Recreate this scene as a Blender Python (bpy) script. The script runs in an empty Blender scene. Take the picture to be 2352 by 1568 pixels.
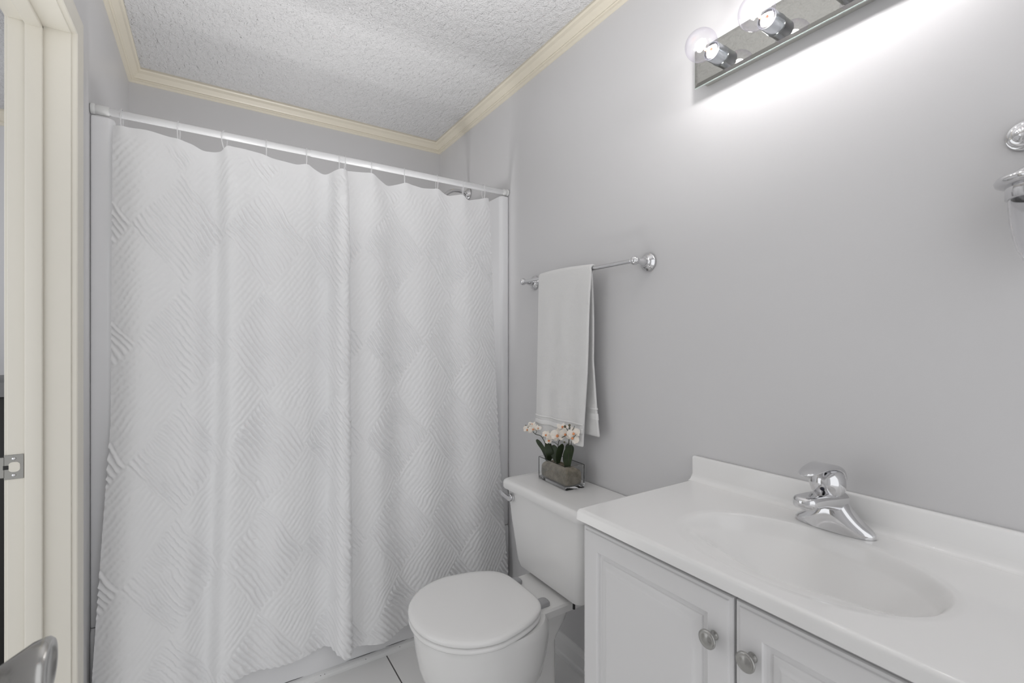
import bpy, bmesh, math, random
import numpy as np
from mathutils import Vector, Matrix, noise as mnoise
random.seed(7)
S = bpy.context.scene
COL = S.collection
PI = math.pi

# ------------------------------------------------------------------ camera
XA, XC, YB, ZC = 1.2103, -0.3137, 2.72, 2.52      # right wall, left wall, back wall, ceiling
YN = -0.80                                        # where the modelled part of the room ends behind the camera
cd = bpy.data.cameras.new('camera')
cam = bpy.data.objects.new('camera', cd); COL.objects.link(cam)
cam.location = (0, 0, 1.285)
cam.rotation_euler = (PI / 2, 0, -math.radians(32.78))
cd.sensor_width = 36.0
cd.lens = 36.0 * 1073.0 / 2352.0
cd.clip_start = 0.01
cd.dof.use_dof = True
cd.dof.focus_distance = 1.8
cd.dof.aperture_fstop = 6.5
S.camera = cam

# ------------------------------------------------------------------ world, lights, exposure
w = bpy.data.worlds.new('world'); S.world = w
w.use_nodes = True
w.node_tree.nodes['Background'].inputs[0].default_value = (0.97, 0.98, 1.0, 1)
w.node_tree.nodes['Background'].inputs[1].default_value = 0.64

BULB_W = 0.36
BULB_Y = [0.764, 0.616, 0.468, 0.320]
BULB_X, BULB_Z = 1.082, 2.064
for by in BULB_Y:
    ld = bpy.data.lights.new('bulb_light', 'POINT')
    ld.energy = BULB_W; ld.color = (1.0, 0.985, 0.955); ld.shadow_soft_size = 0.018
    lo = bpy.data.objects.new('bulb_light', ld); COL.objects.link(lo)
    lo.location = (BULB_X, by, BULB_Z)
ld = bpy.data.lights.new('ceiling_fill_light', 'AREA')          # unseen fill lamp added below the view to bounce light off the ceiling
ld.shape = 'DISK'; ld.size = 0.4; ld.spread = math.radians(72); ld.energy = 4.6; ld.color = (1.0, 0.995, 0.985)
lo = bpy.data.objects.new('ceiling_fill_light', ld); COL.objects.link(lo)
lo.location = (0.33, 0.75, 0.45); lo.rotation_euler = (math.radians(180 - 5), 0, 0)
ld = bpy.data.lights.new('bedroom_light', 'AREA')               # daylight of the next room, coming through the doorway
ld.shape = 'RECTANGLE'; ld.size = 1.2; ld.size_y = 1.6; ld.energy = 1.0; ld.color = (0.93, 0.95, 1.0)
lo = bpy.data.objects.new('bedroom_light', ld); COL.objects.link(lo)
lo.location = (-1.55, 0.35, 1.7); lo.rotation_euler = Vector((1.25, 1.0, 0.15)).to_track_quat('-Z', 'Y').to_euler()
ld = bpy.data.lights.new('alcove_fill_light', 'AREA')          # added fill hidden behind the curtain, brightens the alcove ceiling and walls
ld.shape = 'DISK'; ld.size = 0.45; ld.spread = 1.75; ld.energy = 2.9; ld.color = (1.0, 0.995, 0.99)
lo = bpy.data.objects.new('alcove_fill_light', ld); COL.objects.link(lo)
lo.location = (0.36, 2.24, 0.45); lo.rotation_euler = (math.radians(180), 0, 0)

S.cycles.caustics_reflective = False
S.view_settings.view_transform = 'Standard'
S.view_settings.look = 'None'
S.view_settings.exposure = 0.94
S.view_settings.gamma = 1.0
S.view_settings.use_curve_mapping = False

# ------------------------------------------------------------------ materials
def mat(name, rgb, rough=0.5, metal=0.0, spec=0.5, coat=0.0, bump=None, sheen=0.0, var=None, trans=0.0, bdist=0.004):
    m = bpy.data.materials.new(name); m.use_nodes = True
    nt = m.node_tree; b = nt.nodes['Principled BSDF']
    b.inputs['Base Color'].default_value = (*rgb, 1)
    b.inputs['Roughness'].default_value = rough
    b.inputs['Metallic'].default_value = metal
    b.inputs['Specular IOR Level'].default_value = spec
    b.inputs['Coat Weight'].default_value = coat
    b.inputs['Sheen Weight'].default_value = sheen
    b.inputs['Transmission Weight'].default_value = trans
    tc = nt.nodes.new('ShaderNodeTexCoord')
    if bump:                                   # list of (scale, strength, detail, stretch)
        prev = None
        for sc, st, det, stretch in bump:
            mp = nt.nodes.new('ShaderNodeMapping'); mp.inputs['Scale'].default_value = stretch
            nt.links.new(tc.outputs['Object'], mp.inputs['Vector'])
            n = nt.nodes.new('ShaderNodeTexNoise'); n.inputs['Scale'].default_value = sc
            n.inputs['Detail'].default_value = det
            nt.links.new(mp.outputs['Vector'], n.inputs['Vector'])
            bp = nt.nodes.new('ShaderNodeBump'); bp.inputs['Strength'].default_value = st
            bp.inputs['Distance'].default_value = bdist
            nt.links.new(n.outputs['Fac'], bp.inputs['Height'])
            if prev: nt.links.new(prev.outputs['Normal'], bp.inputs['Normal'])
            prev = bp
        nt.links.new(prev.outputs['Normal'], b.inputs['Normal'])
    if var:                                    # (scale, second colour)
        n = nt.nodes.new('ShaderNodeTexNoise'); n.inputs['Scale'].default_value = var[0]
        n.inputs['Detail'].default_value = 3
        nt.links.new(tc.outputs['Object'], n.inputs['Vector'])
        mx = nt.nodes.new('ShaderNodeMix'); mx.data_type = 'RGBA'
        mx.inputs['A'].default_value = (*rgb, 1); mx.inputs['B'].default_value = (*var[1], 1)
        rp = nt.nodes.new('ShaderNodeMapRange')
        rp.inputs['From Min'].default_value = 0.35; rp.inputs['From Max'].default_value = 0.65
        nt.links.new(n.outputs['Fac'], rp.inputs['Value'])
        nt.links.new(rp.outputs['Result'], mx.inputs['Factor'])
        nt.links.new(mx.outputs['Result'], b.inputs['Base Color'])
    return m

def glass(name, tint=(1, 1, 1), edge=(0.55, 0.58, 0.57), gloss=0.9, haze=0.0, hazecol=(0.9, 0.9, 0.95), reach=0.6):
    """thin clear glass: see-through face on, darker and shinier towards grazing angles"""
    m = bpy.data.materials.new(name); m.use_nodes = True
    nt = m.node_tree; nt.nodes.clear()
    out = nt.nodes.new('ShaderNodeOutputMaterial')
    lw = nt.nodes.new('ShaderNodeLayerWeight'); lw.inputs['Blend'].default_value = 0.5
    mx = nt.nodes.new('ShaderNodeMix'); mx.data_type = 'RGBA'
    mx.inputs['A'].default_value = (*tint, 1); mx.inputs['B'].default_value = (*edge, 1)
    nt.links.new(lw.outputs['Facing'], mx.inputs['Factor'])
    tr = nt.nodes.new('ShaderNodeBsdfTransparent'); nt.links.new(mx.outputs['Result'], tr.inputs['Color'])
    gl = nt.nodes.new('ShaderNodeBsdfGlossy'); gl.inputs['Roughness'].default_value = 0.02
    gl.inputs['Color'].default_value = (gloss, gloss, gloss, 1)
    pw = nt.nodes.new('ShaderNodeMath'); pw.operation = 'POWER'; pw.inputs[1].default_value = 4.0
    nt.links.new(lw.outputs['Facing'], pw.inputs[0])
    fr = nt.nodes.new('ShaderNodeMath'); fr.operation = 'MULTIPLY_ADD'; fr.inputs[1].default_value = reach; fr.inputs[2].default_value = 0.035
    nt.links.new(pw.outputs[0], fr.inputs[0])
    ms = nt.nodes.new('ShaderNodeMixShader')
    nt.links.new(fr.outputs[0], ms.inputs[0]); nt.links.new(tr.outputs[0], ms.inputs[1]); nt.links.new(gl.outputs[0], ms.inputs[2])
    last = ms
    if haze > 0:
        tl = nt.nodes.new('ShaderNodeBsdfTranslucent'); tl.inputs['Color'].default_value = (*hazecol, 1)
        m2 = nt.nodes.new('ShaderNodeMixShader'); m2.inputs[0].default_value = haze
        nt.links.new(ms.outputs[0], m2.inputs[1]); nt.links.new(tl.outputs[0], m2.inputs[2]); last = m2
    nt.links.new(last.outputs[0], out.inputs['Surface'])
    return m

def emit(name, rgb, strength):
    m = bpy.data.materials.new(name); m.use_nodes = True
    b = m.node_tree.nodes['Principled BSDF']
    b.inputs['Base Color'].default_value = (*rgb, 1)
    b.inputs['Emission Color'].default_value = (*rgb, 1)
    b.inputs['Emission Strength'].default_value = strength
    return m

ONE = (1, 1, 1)
M = {}
M['wall'] = mat('wall_paint', (0.66, 0.655, 0.66), 0.42, spec=0.35, bump=[(14, 0.10, 2, ONE), (220, 0.025, 2, ONE)])
M['ceiling'] = mat('ceiling_texture', (0.61, 0.605, 0.61), 0.9, spec=0.1,
                   bump=[(62, 1.0, 3, (1.0, 0.45, 1)), (170, 0.6, 2, ONE)], bdist=0.012)
M['cream'] = mat('cream_paint', (0.68, 0.63, 0.525), 0.38, spec=0.4, bump=[(30, 0.03, 2, (1, 1, 0.08))])
M['casing'] = mat('cream_gloss_paint', (0.73, 0.70, 0.625), 0.33, spec=0.4, bump=[(40, 0.04, 2, (1, 1, 0.05))])
M['white_trim'] = mat('white_trim_paint', (0.80, 0.80, 0.795), 0.4, bump=[(60, 0.06, 2, ONE)])
M['acrylic'] = mat('tub_acrylic', (0.82, 0.82, 0.83), 0.22, spec=0.5)
M['cloth'] = mat('curtain_cloth', (0.84, 0.84, 0.845), 0.85, spec=0.15, sheen=0.15, bump=[(900, 0.12, 2, ONE)])
M['terry'] = mat('terry_cloth', (0.80, 0.795, 0.785), 0.95, spec=0.05, sheen=0.3, bump=[(650, 0.55, 3, ONE)])
M['band'] = mat('towel_woven_band', (0.80, 0.795, 0.785), 0.75, spec=0.15, bump=[(900, 0.15, 2, (1, 1, 4))])
M['porcelain'] = mat('white_porcelain', (0.82, 0.815, 0.805), 0.12, spec=0.5, coat=0.3)
M['seat'] = mat('toilet_seat_plastic', (0.84, 0.835, 0.825), 0.2, spec=0.5)
M['marble'] = mat('cultured_marble', (0.85, 0.845, 0.835), 0.14, spec=0.5, coat=0.2)
M['cabinet'] = mat('cabinet_white_foil', (0.78, 0.775, 0.775), 0.4, spec=0.4)
M['chrome'] = mat('chrome', (0.70, 0.70, 0.71), 0.05, metal=1.0)
M['brushed'] = mat('satin_nickel', (0.43, 0.425, 0.41), 0.24, metal=1.0, bump=[(60, 0.04, 2, (1, 6, 1))])
M['steel'] = mat('galvanized_socket', (0.52, 0.54, 0.57), 0.22, metal=1.0, bump=[(60, 0.05, 2, ONE)])
M['mirror'] = mat('mirror_glass', (0.42, 0.42, 0.395), 0.03, metal=1.0)
M['mirror_edge'] = mat('mirror_glass_edge', (0.50, 0.58, 0.55), 0.15, metal=0.3)
M['fixture'] = mat('fixture_metal', (0.50, 0.50, 0.47), 0.35, metal=0.7)
M['rubber'] = mat('white_rubber', (0.72, 0.72, 0.71), 0.55)
M['rod'] = mat('white_enamel_rod', (0.78, 0.78, 0.785), 0.22, coat=0.3)
M['dark'] = mat('dark_gap', (0.02, 0.02, 0.02), 0.7)
M['black_wood'] = mat('black_wood', (0.010, 0.009, 0.008), 0.5)
M['grey_cloth'] = mat('grey_top', (0.20, 0.20, 0.20), 0.8)
M['old_nickel'] = mat('old_nickel', (0.24, 0.235, 0.22), 0.22, metal=1.0)
M['hinge'] = mat('grey_hinge_plastic', (0.38, 0.38, 0.39), 0.3)
M['dot'] = mat('dark_blue_dot', (0.012, 0.014, 0.03), 0.3)
M['leaf'] = mat('orchid_leaf', (0.022, 0.032, 0.016), 0.42, spec=0.4, var=(40, (0.035, 0.055, 0.022)))
M['stem'] = mat('orchid_stem', (0.045, 0.05, 0.03), 0.5)
M['bud'] = mat('orchid_bud', (0.11, 0.10, 0.055), 0.5)
M['petal'] = mat('orchid_petal', (0.86, 0.79, 0.70), 0.6, spec=0.2, var=(70, (0.83, 0.80, 0.74)))
M['lip'] = mat('orchid_lip', (0.78, 0.30, 0.12), 0.5)
M['moss'] = mat('moss', (0.40, 0.34, 0.26), 0.95, spec=0.1, bump=[(90, 1.0, 5, ONE), (240, 0.7, 3, ONE)], var=(45, (0.20, 0.18, 0.13)))
M['vase'] = mat('vase_glass', (0.97, 0.98, 0.98), 0.0, trans=1.0)
M['jar'] = mat('jar_glass', (0.96, 0.96, 0.97), 0.0, trans=1.0)
M['bulb'] = glass('bulb_glass', edge=(0.86, 0.84, 0.90), haze=0.006, hazecol=(0.92, 0.90, 1.0))
M['clear_plastic'] = mat('clear_plastic', (0.88, 0.88, 0.89), 0.12)
M['clear_plastic'].node_tree.nodes['Principled BSDF'].inputs['Alpha'].default_value = 0.42
M['led'] = emit('lit_core', (1.0, 0.97, 0.98), 55.0)
M['bulb_base'] = mat('white_bulb_base', (0.85, 0.82, 0.79), 0.35)
M['element'] = mat('orange_element', (0.75, 0.24, 0.13), 0.4)
M['grime'] = mat('grey_grime', (0.10, 0.10, 0.095), 0.8)

def tile_material():
    m = mat('white_floor_tile', (0.72, 0.715, 0.705), 0.22)
    nt = m.node_tree; b = nt.nodes['Principled BSDF']
    tc = nt.nodes.new('ShaderNodeTexCoord'); mp = nt.nodes.new('ShaderNodeMapping')
    mp.inputs['Location'].default_value = (-0.606 + 0.0025, -1.55, 0)
    nt.links.new(tc.outputs['Object'], mp.inputs['Vector'])
    bk = nt.nodes.new('ShaderNodeTexBrick'); bk.offset = 0.0; bk.squash = 1.0
    bk.inputs['Scale'].default_value = 1.0
    bk.inputs['Brick Width'].default_value = 0.4; bk.inputs['Row Height'].default_value = 0.4
    bk.inputs['Mortar Size'].default_value = 0.0026; bk.inputs['Mortar Smooth'].default_value = 0.1
    bk.inputs['Color1'].default_value = (0.88, 0.875, 0.865, 1); bk.inputs['Color2'].default_value = (0.86, 0.86, 0.85, 1)
    bk.inputs['Mortar'].default_value = (0.13, 0.125, 0.12, 1)
    nt.links.new(mp.outputs['Vector'], bk.inputs['Vector'])
    nt.links.new(bk.outputs['Color'], b.inputs['Base Color'])
    bp = nt.nodes.new('ShaderNodeBump'); bp.inputs['Strength'].default_value = 0.4; bp.inputs['Distance'].default_value = 0.002
    bp.invert = True
    nt.links.new(bk.outputs['Fac'], bp.inputs['Height']); nt.links.new(bp.outputs['Normal'], b.inputs['Normal'])
    return m
M['tile'] = tile_material()

# ------------------------------------------------------------------ mesh helpers
def link(name, verts, faces, m, parent=None, smooth=False, loc=None, bevel=0.0, segs=2, angle=35):
    me = bpy.data.meshes.new(name)
    me.from_pydata([tuple(v) for v in verts], [], [tuple(f) for f in faces])
    return finish(name, me, m, parent, smooth, loc, bevel, segs, angle)

def finish(name, me, m, parent=None, smooth=False, loc=None, bevel=0.0, segs=2, angle=35):
    bm = bmesh.new(); bm.from_mesh(me)
    bmesh.ops.recalc_face_normals(bm, faces=bm.faces)
    if bevel > 0:
        es = [e for e in bm.edges if e.is_manifold and e.calc_face_angle(0) > math.radians(30)]
        bmesh.ops.bevel(bm, geom=es, offset=bevel, segments=segs, profile=0.5, affect='EDGES', clamp_overlap=True)
    bm.to_mesh(me); bm.free()
    me.materials.append(m)
    o = bpy.data.objects.new(name, me); COL.objects.link(o)
    if smooth or bevel > 0:
        for p in me.polygons: p.use_smooth = True
        try: me.set_sharp_from_angle(angle=math.radians(angle))
        except Exception: pass
    if loc is not None: o.location = loc
    if parent is not None:
        o.parent = parent
        o.matrix_parent_inverse = Matrix.Translation(parent_world(parent)).inverted()
    return o

def parent_world(p):
    v = Vector((0, 0, 0))
    while p is not None:
        v = v + p.location
        if p.parent is not None: v = v + p.matrix_parent_inverse.translation
        p = p.parent
    return v

def box_vf(x0, x1, y0, y1, z0, z1):
    v = [(x, y, z) for x in (x0, x1) for y in (y0, y1) for z in (z0, z1)]
    f = [(0, 1, 3, 2), (4, 6, 7, 5), (0, 4, 5, 1), (2, 3, 7, 6), (0, 2, 6, 4), (1, 5, 7, 3)]
    return v, f

class MB:
    """collects pieces into one mesh"""
    def __init__(s): s.v, s.f = [], []
    def add(s, v, f):
        n = len(s.v); s.v += [tuple(p) for p in v]; s.f += [tuple(i + n for i in q) for q in f]; return s
    def box(s, *a): return s.add(*box_vf(*a))
    def build(s, name, m, parent=None, **k): return link(name, s.v, s.f, m, parent, **k)

def box(name, x0, x1, y0, y1, z0, z1, m, parent=None, bevel=0.0, segs=2):
    v, f = box_vf(x0, x1, y0, y1, z0, z1)
    return link(name, v, f, m, parent, bevel=bevel, segs=segs)

def frame_of(d):
    d = Vector(d).normalized()
    a = Vector((0, 0, 1)) if abs(d.z) < 0.9 else Vector((1, 0, 0))
    u = d.cross(a).normalized(); v = d.cross(u).normalized()
    return d, u, v

def lathe_vf(profile, origin, axis, n=40):
    """profile: list of (radius, distance along axis)"""
    d, u, v = frame_of(axis); o = Vector(origin)
    V, F, rings = [], [], []
    for r, h in profile:
        if r < 1e-6:
            rings.append([len(V)]); V.append(o + d * h)
        else:
            rings.append(list(range(len(V), len(V) + n)))
            V += [o + d * h + (u * math.cos(2 * PI * k / n) + v * math.sin(2 * PI * k / n)) * r for k in range(n)]
    for a, b in zip(rings, rings[1:]):
        for k in range(n):
            k2 = (k + 1) % n
            if len(a) == 1 and len(b) == 1: continue
            if len(a) == 1: F.append((a[0], b[k], b[k2]))
            elif len(b) == 1: F.append((a[k], a[k2], b[0]))
            else: F.append((a[k], a[k2], b[k2], b[k]))
    if len(rings[0]) > 1: F.append(tuple(rings[0]))
    if len(rings[-1]) > 1: F.append(tuple(reversed(rings[-1])))
    return V, F

def lathe(name, profile, origin, axis, m, parent=None, n=40, angle=50):
    v, f = lathe_vf(profile, origin, axis, n)
    return link(name, v, f, m, parent, smooth=True, angle=angle)

def tube_vf(pts, rad, n=12, closed=False):
    pts = [Vector(p) for p in pts]; N = len(pts)
    rads = rad if isinstance(rad, (list, tuple)) else [rad] * N
    V, F = [], []
    prevu = None
    for i, p in enumerate(pts):
        if closed: t = (pts[(i + 1) % N] - pts[i - 1])
        else: t = pts[min(i + 1, N - 1)] - pts[max(i - 1, 0)]
        t.normalize()
        if prevu is None: _, u, _v = frame_of(t)
        else:
            u = prevu - t * prevu.dot(t)
            u.normalize()
        v = t.cross(u); prevu = u
        V += [p + (u * math.cos(2 * PI * k / n) + v * math.sin(2 * PI * k / n)) * rads[i] for k in range(n)]
    for i in range(N if closed else N - 1):
        j = (i + 1) % N
        for k in range(n):
            k2 = (k + 1) % n
            F.append((i * n + k, i * n + k2, j * n + k2, j * n + k))
    if not closed:
        F.append(tuple(range(n))); F.append(tuple(reversed(range((N - 1) * n, N * n))))
    return V, F

def tube(name, pts, rad, m, parent=None, n=12, closed=False):
    v, f = tube_vf(pts, rad, n, closed)
    return link(name, v, f, m, parent, smooth=True, angle=60)

def loft_vf(rings, cap=True, closed=True):
    n = len(rings[0]); V = [p for r in rings for p in r]; F = []
    for i in range(len(rings) - 1):
        for k in range(n if closed else n - 1):
            k2 = (k + 1) % n
            F.append((i * n + k, i * n + k2, (i + 1) * n + k2, (i + 1) * n + k))
    if cap:
        F.append(tuple(reversed(range(n)))); F.append(tuple(range((len(rings) - 1) * n, len(rings) * n)))
    return V, F

def loft(name, rings, m, parent=None, cap=True, angle=40):
    v, f = loft_vf(rings, cap)
    return link(name, v, f, m, parent, smooth=True, angle=angle)

def catmull(pts, per=8):
    pts = [np.array(p, float) for p in pts]
    P = [2 * pts[0] - pts[1]] + pts + [2 * pts[-1] - pts[-2]]
    out = []
    for i in range(1, len(P) - 2):
        for s in range(per):
            t = s / per; a, b, c, d = P[i - 1], P[i], P[i + 1], P[i + 2]
            out.append(0.5 * (2 * b + (c - a) * t + (2 * a - 5 * b + 4 * c - d) * t * t + (3 * b - a - 3 * c + d) * t ** 3))
    out.append(P[-2]); return out

def rrect(cx, cy, hx, hy, r, n=6):
    out = []
    for sx, sy, a0 in ((1, 1, 0), (-1, 1, PI / 2), (-1, -1, PI), (1, -1, 3 * PI / 2)):
        for k in range(n + 1):
            a = a0 + PI / 2 * k / n
            out.append((cx + sx * (hx - r) + r * math.cos(a), cy + sy * (hy - r) + r * math.sin(a)))
    return out

def empty(name, loc, label=None, cat=None, group=None):
    o = bpy.data.objects.new(name, None); COL.objects.link(o)
    o.location = loc; o.empty_display_size = 0.05
    if label: tag(o, label, cat, group)
    return o

def tag(o, label, cat, group=None):
    o['label'] = label; o['category'] = cat
    if group: o['group'] = group
    return o

def struct(o, label=None, cat=None):
    o['kind'] = 'structure'
    if label: o['label'] = label; o['category'] = cat
    return o

# ================================================================== THE SETTING
TH = 0.12                                              # wall thickness
JY, HZ = 1.682, 2.105                                  # far jamb face and head height of the side doorway
NY = 0.93                                              # near jamb face
struct(box('wall_right', XA, XA + TH, YN, YB + TH, 0, ZC, M['wall']), 'grey painted wall carrying the lights and towel bar', 'wall')
struct(box('wall_back', XC - TH, XA, YB, YB + TH, 0, ZC, M['wall']), 'grey wall above the bathtub behind the curtain', 'wall')
mb = MB()
mb.box(XC - TH, XC, JY + 0.02, YB, 0, ZC)
mb.box(XC - TH, XC, NY - 0.02, JY + 0.02, HZ + 0.02, ZC)
mb.box(XC - TH, XC, YN, NY - 0.02, 0, ZC)
struct(mb.build('wall_left', M['wall']), 'grey wall with the doorway on the left', 'wall')
struct(box('floor', -2.6, XA + TH, YN, 3.9, -0.08, 0, M['tile']), 'white tiled floor with dark grout lines', 'floor')
struct(box('ceiling', -2.6, XA + TH, YN, 3.9, ZC, ZC + 0.08, M['ceiling']), 'white ceiling with stippled texture', 'ceiling')
struct(box('wall_bedroom', -2.6, XC - TH - 0.001, 3.6, 3.7, 0, ZC, M['wall']), 'grey wall of the next room beyond the doorway', 'wall')

# crown moulding: (out from wall, down from ceiling)
CROWN = [(0.0, 0.0), (0.047, 0.0), (0.047, 0.009), (0.041, 0.014), (0.036, 0.024), (0.024, 0.036),
         (0.018, 0.041), (0.018, 0.0445), (0.013, 0.0455), (0.011, 0.052), (0.007, 0.0575), (0.0, 0.0575)]
def prism(name, prof, fn, a, b, m, parent=None):
    """profile swept from a to b, fn(u, v, t) -> point; mitres are made by the per-end functions"""
    n = len(prof)
    V = [fn(u, v, a) for u, v in prof] + [fn(u, v, b) for u, v in prof]
    F = [(i, (i + 1) % n, n + (i + 1) % n, n + i) for i in range(n)] + [tuple(range(n)), tuple(reversed(range(n, 2 * n)))]
    return link(name, V, F, m, parent)
struct(prism('trim_1', CROWN, lambda u, v, t: ((XC + u) if t == 0 else (XA - u), YB - u, ZC - v), 0, 1, M['cream']),
       'cream crown moulding along the wall above the bathtub', 'crown moulding')
struct(prism('trim_2', CROWN, lambda u, v, t: (XA - u, (YB - u) if t == 1 else YN, ZC - v), 0, 1, M['cream']),
       'cream crown moulding along the wall with the lights', 'crown moulding')
struct(prism('trim_3', CROWN, lambda u, v, t: (XC + u, (YB - u) if t == 1 else YN, ZC - v), 0, 1, M['cream']),
       'cream crown moulding above the doorway wall', 'crown moulding')
CR2 = [(-2.6, 3.6)]
struct(prism('trim_4', CROWN, lambda u, v, t: (-2.6 if t == 0 else XC - TH - 0.001, 3.6 - u, ZC - v * 1.3), 0, 1, M['cream']),
       'moulding at the top of the next room wall', 'crown moulding')
# quarter round at the foot of the tub, with a cracked caulk line
QR = [(0.0, 0.0), (0.020, 0.0), (0.0195, 0.007), (0.017, 0.0135), (0.0125, 0.018), (0.006, 0.0205), (0.0, 0.021)]
TY = 1.905                                             # front face of the tub apron
qr = prism('trim_5', QR, lambda u, v, t: (XC if t == 0 else XA, TY - u, v), 0, 1, M['white_trim'])
struct(qr, 'white quarter round strip at the foot of the bathtub', 'trim')
mb = MB()
x = XC + 0.02
while x < XA - 0.03:
    L = random.uniform(0.03, 0.14)
    if random.random() < 0.8:
        hh = random.uniform(0.0008, 0.0022); zz = 0.0225 + random.uniform(-0.0008, 0.0025)
        n = 7
        top = [(x + L * k / n, TY - 0.0012, zz + hh * math.sin(PI * k / n) * random.uniform(0.5, 1.0)) for k in range(n + 1)]
        bot = [(x + L * k / n, TY - 0.0012, zz - hh * math.sin(PI * k / n) * random.uniform(0.3, 1.0)) for k in range(n + 1)]
        V = top + bot + [(a, b + 0.0010, c) for a, b, c in top + bot]
        m_ = n + 1
        F = [(k, k + 1, m_ + k + 1, m_ + k) for k in range(n)] + [(2 * m_ + k, 3 * m_ + k, 3 * m_ + k + 1, 2 * m_ + k + 1) for k in range(n)]
        mb.add(V, F)
    x += L + random.uniform(0.0, 0.05)
mb.build('caulk_crack', M['grime'], qr)
mb = MB()
for xx in (0.35, 0.365, 0.52, 0.66, 0.12):
    mb.add(*lathe_vf([(0, 0), (0.0014, 0.0), (0.0014, 0.0012), (0, 0.0014)], (xx, TY - 0.0165, 0.0142), (0, -0.7, 0.7), 8))
mb.build('nail_head', M['grime'], qr)
BB = [(0.0, 0.0), (0.016, 0.0), (0.016, 0.018), (0.011, 0.024), (0.011, 0.068), (0.0065, 0.080), (0.004, 0.090), (0, 0.092)]
struct(prism('baseboard_right', BB, lambda u, v, t: (XA - u, 0.87 if t == 0 else TY - 0.022, v), 0, 1, M['white_trim']),
       'white baseboard behind the toilet', 'baseboard')

# side doorway: frame with jambs, stop, casing and strike plate
d1 = struct(empty('door_1', (XC - TH / 2, JY, 0)), 'cream painted door frame of the doorway on the left', 'door frame')
mb = MB(); x0, x1 = XC - TH, XC
mb.box(x0, x1, JY, JY + 0.019, 0, HZ + 0.019); mb.box(x0, x1, NY - 0.019, NY, 0, HZ + 0.019); mb.box(x0, x1, NY, JY, HZ, HZ + 0.019)
mb.build('jamb', M['casing'], d1, bevel=0.0012, segs=1)
mb = MB(); sx0, sx1 = -0.4000, -0.3665
mb.box(sx0, sx1, JY - 0.0115, JY, 0, HZ); mb.box(sx0, sx1, NY, NY + 0.0115, 0, HZ); mb.box(sx0, sx1, NY, JY, HZ - 0.0115, HZ)
mb.build('door_stop', M['casing'], d1, bevel=0.003, segs=3)
def casing(xw, sgn, name, k=1.0):
    # profile across the casing: (distance from opening edge, thickness)
    pr = [(0.004, 0.0), (0.004, 0.010), (0.006, 0.0125), (0.012, 0.0125), (0.014, 0.010), (0.016, 0.0105), (0.040, 0.0125),
          (0.052, 0.014), (0.060, 0.0145), (0.064, 0.0125), (0.066, 0.0)]
    rings = []
    for (yy, zz, dy, dz) in ((JY, 0, 1, 0), (JY, HZ, 1, 1), (NY, HZ, -1, 1), (NY, 0, -1, 0)):
        rings.append([(xw + sgn * t * k, yy + dy * u, zz + dz * u) for u, t in pr])
    v, f = loft_vf(rings)
    return link(name, v, f, M['casing'], d1)
casing(XC, 1, 'door_casing'); casing(XC - TH, -1, 'door_casing', 0.5)
# strike plate
sp = MB()
sp.box(-0.4385, -0.403, JY - 0.0016, JY + 0.0, 0.936, 0.998)
lip = [(-0.4385, JY - 0.0016), (-0.444, JY - 0.001), (-0.449, JY + 0.002), (-0.4505, JY + 0.007), (-0.449, JY + 0.0075), (-0.4475, JY + 0.003), (-0.443, JY + 0.0005), (-0.4385, JY)]
V = [(a, b, 0.941) for a, b in lip] + [(a, b, 0.993) for a, b in lip]; n = len(lip)
sp.add(V, [(i, (i + 1) % n, n + (i + 1) % n, n + i) for i in range(n)] + [tuple(range(n)), tuple(reversed(range(n, 2 * n)))])
spo = sp.build('strike_plate', M['old_nickel'], d1, bevel=0.0005, segs=1)
spo['label'] = 'shiny nickel strike plate'
hp = rrect(-0.420, 0.967, 0.0105, 0.0125, 0.008)
V = [(a, JY - 0.0024, b) for a, b in hp] + [(a, JY - 0.0014, b) for a, b in hp]; n = len(hp)
link('latch_hole', V, [tuple(range(n))] + [(i, (i + 1) % n, n + (i + 1) % n, n + i) for i in range(n)], M['casing'], spo)
box('latch_slot', -0.440, -0.430, JY - 0.0026, JY - 0.0012, 0.9615, 0.9715, M['dark'], spo)
for zz in (0.946, 0.988):
    lathe('screw', [(0.0042, 0), (0.0042, 0.001), (0.003, 0.0022), (0, 0.0026)], (-0.421, JY - 0.0014, zz), (0, -1, 0), M['chrome'], spo, n=16)

# the entry door, opened flat along the left, only its knob reaches into view
d2 = struct(empty('door_2', (-0.225, 0.02, 0)), 'white entry door opened along the left wall with a nickel knob', 'door')
mb = MB(); mb.box(-0.243, -0.208, 0.02, 0.752, 0.012, 2.04)
mb.build('door_panel', M['cabinet'], d2, bevel=0.002, segs=1)
kb = lathe('door_knob', [(0.0, 0.0), (0.031, 0.0), (0.031, 0.003), (0.027, 0.008), (0.014, 0.012), (0.0115, 0.018), (0.013, 0.024),
                    (0.020, 0.036), (0.027, 0.048), (0.0295, 0.056), (0.0295, 0.0605), (0.027, 0.0635), (0.020, 0.0635), (0.018, 0.062), (0, 0.0615)],
      (-0.208, 0.690, 0.937), (1, 0, 0), M['brushed'], d2, n=48)
kb['label'] = 'satin nickel door knob'

# dim furniture beyond the doorway
t = empty('dresser', (-1.05, 2.75, 0), 'black dresser with a grey top glimpsed through the narrow gap of the doorway', 'dresser')
mb = MB(); mb.box(-1.6, -0.50, 2.50, 3.0, 0, 1.077)
mb.build('carcass', M['black_wood'], t, bevel=0.004)
mb = MB(); mb.box(-1.62, -0.48, 2.48, 3.02, 1.078, 1.134)
mb.build('top', M['grey_cloth'], t, bevel=0.004)

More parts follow.
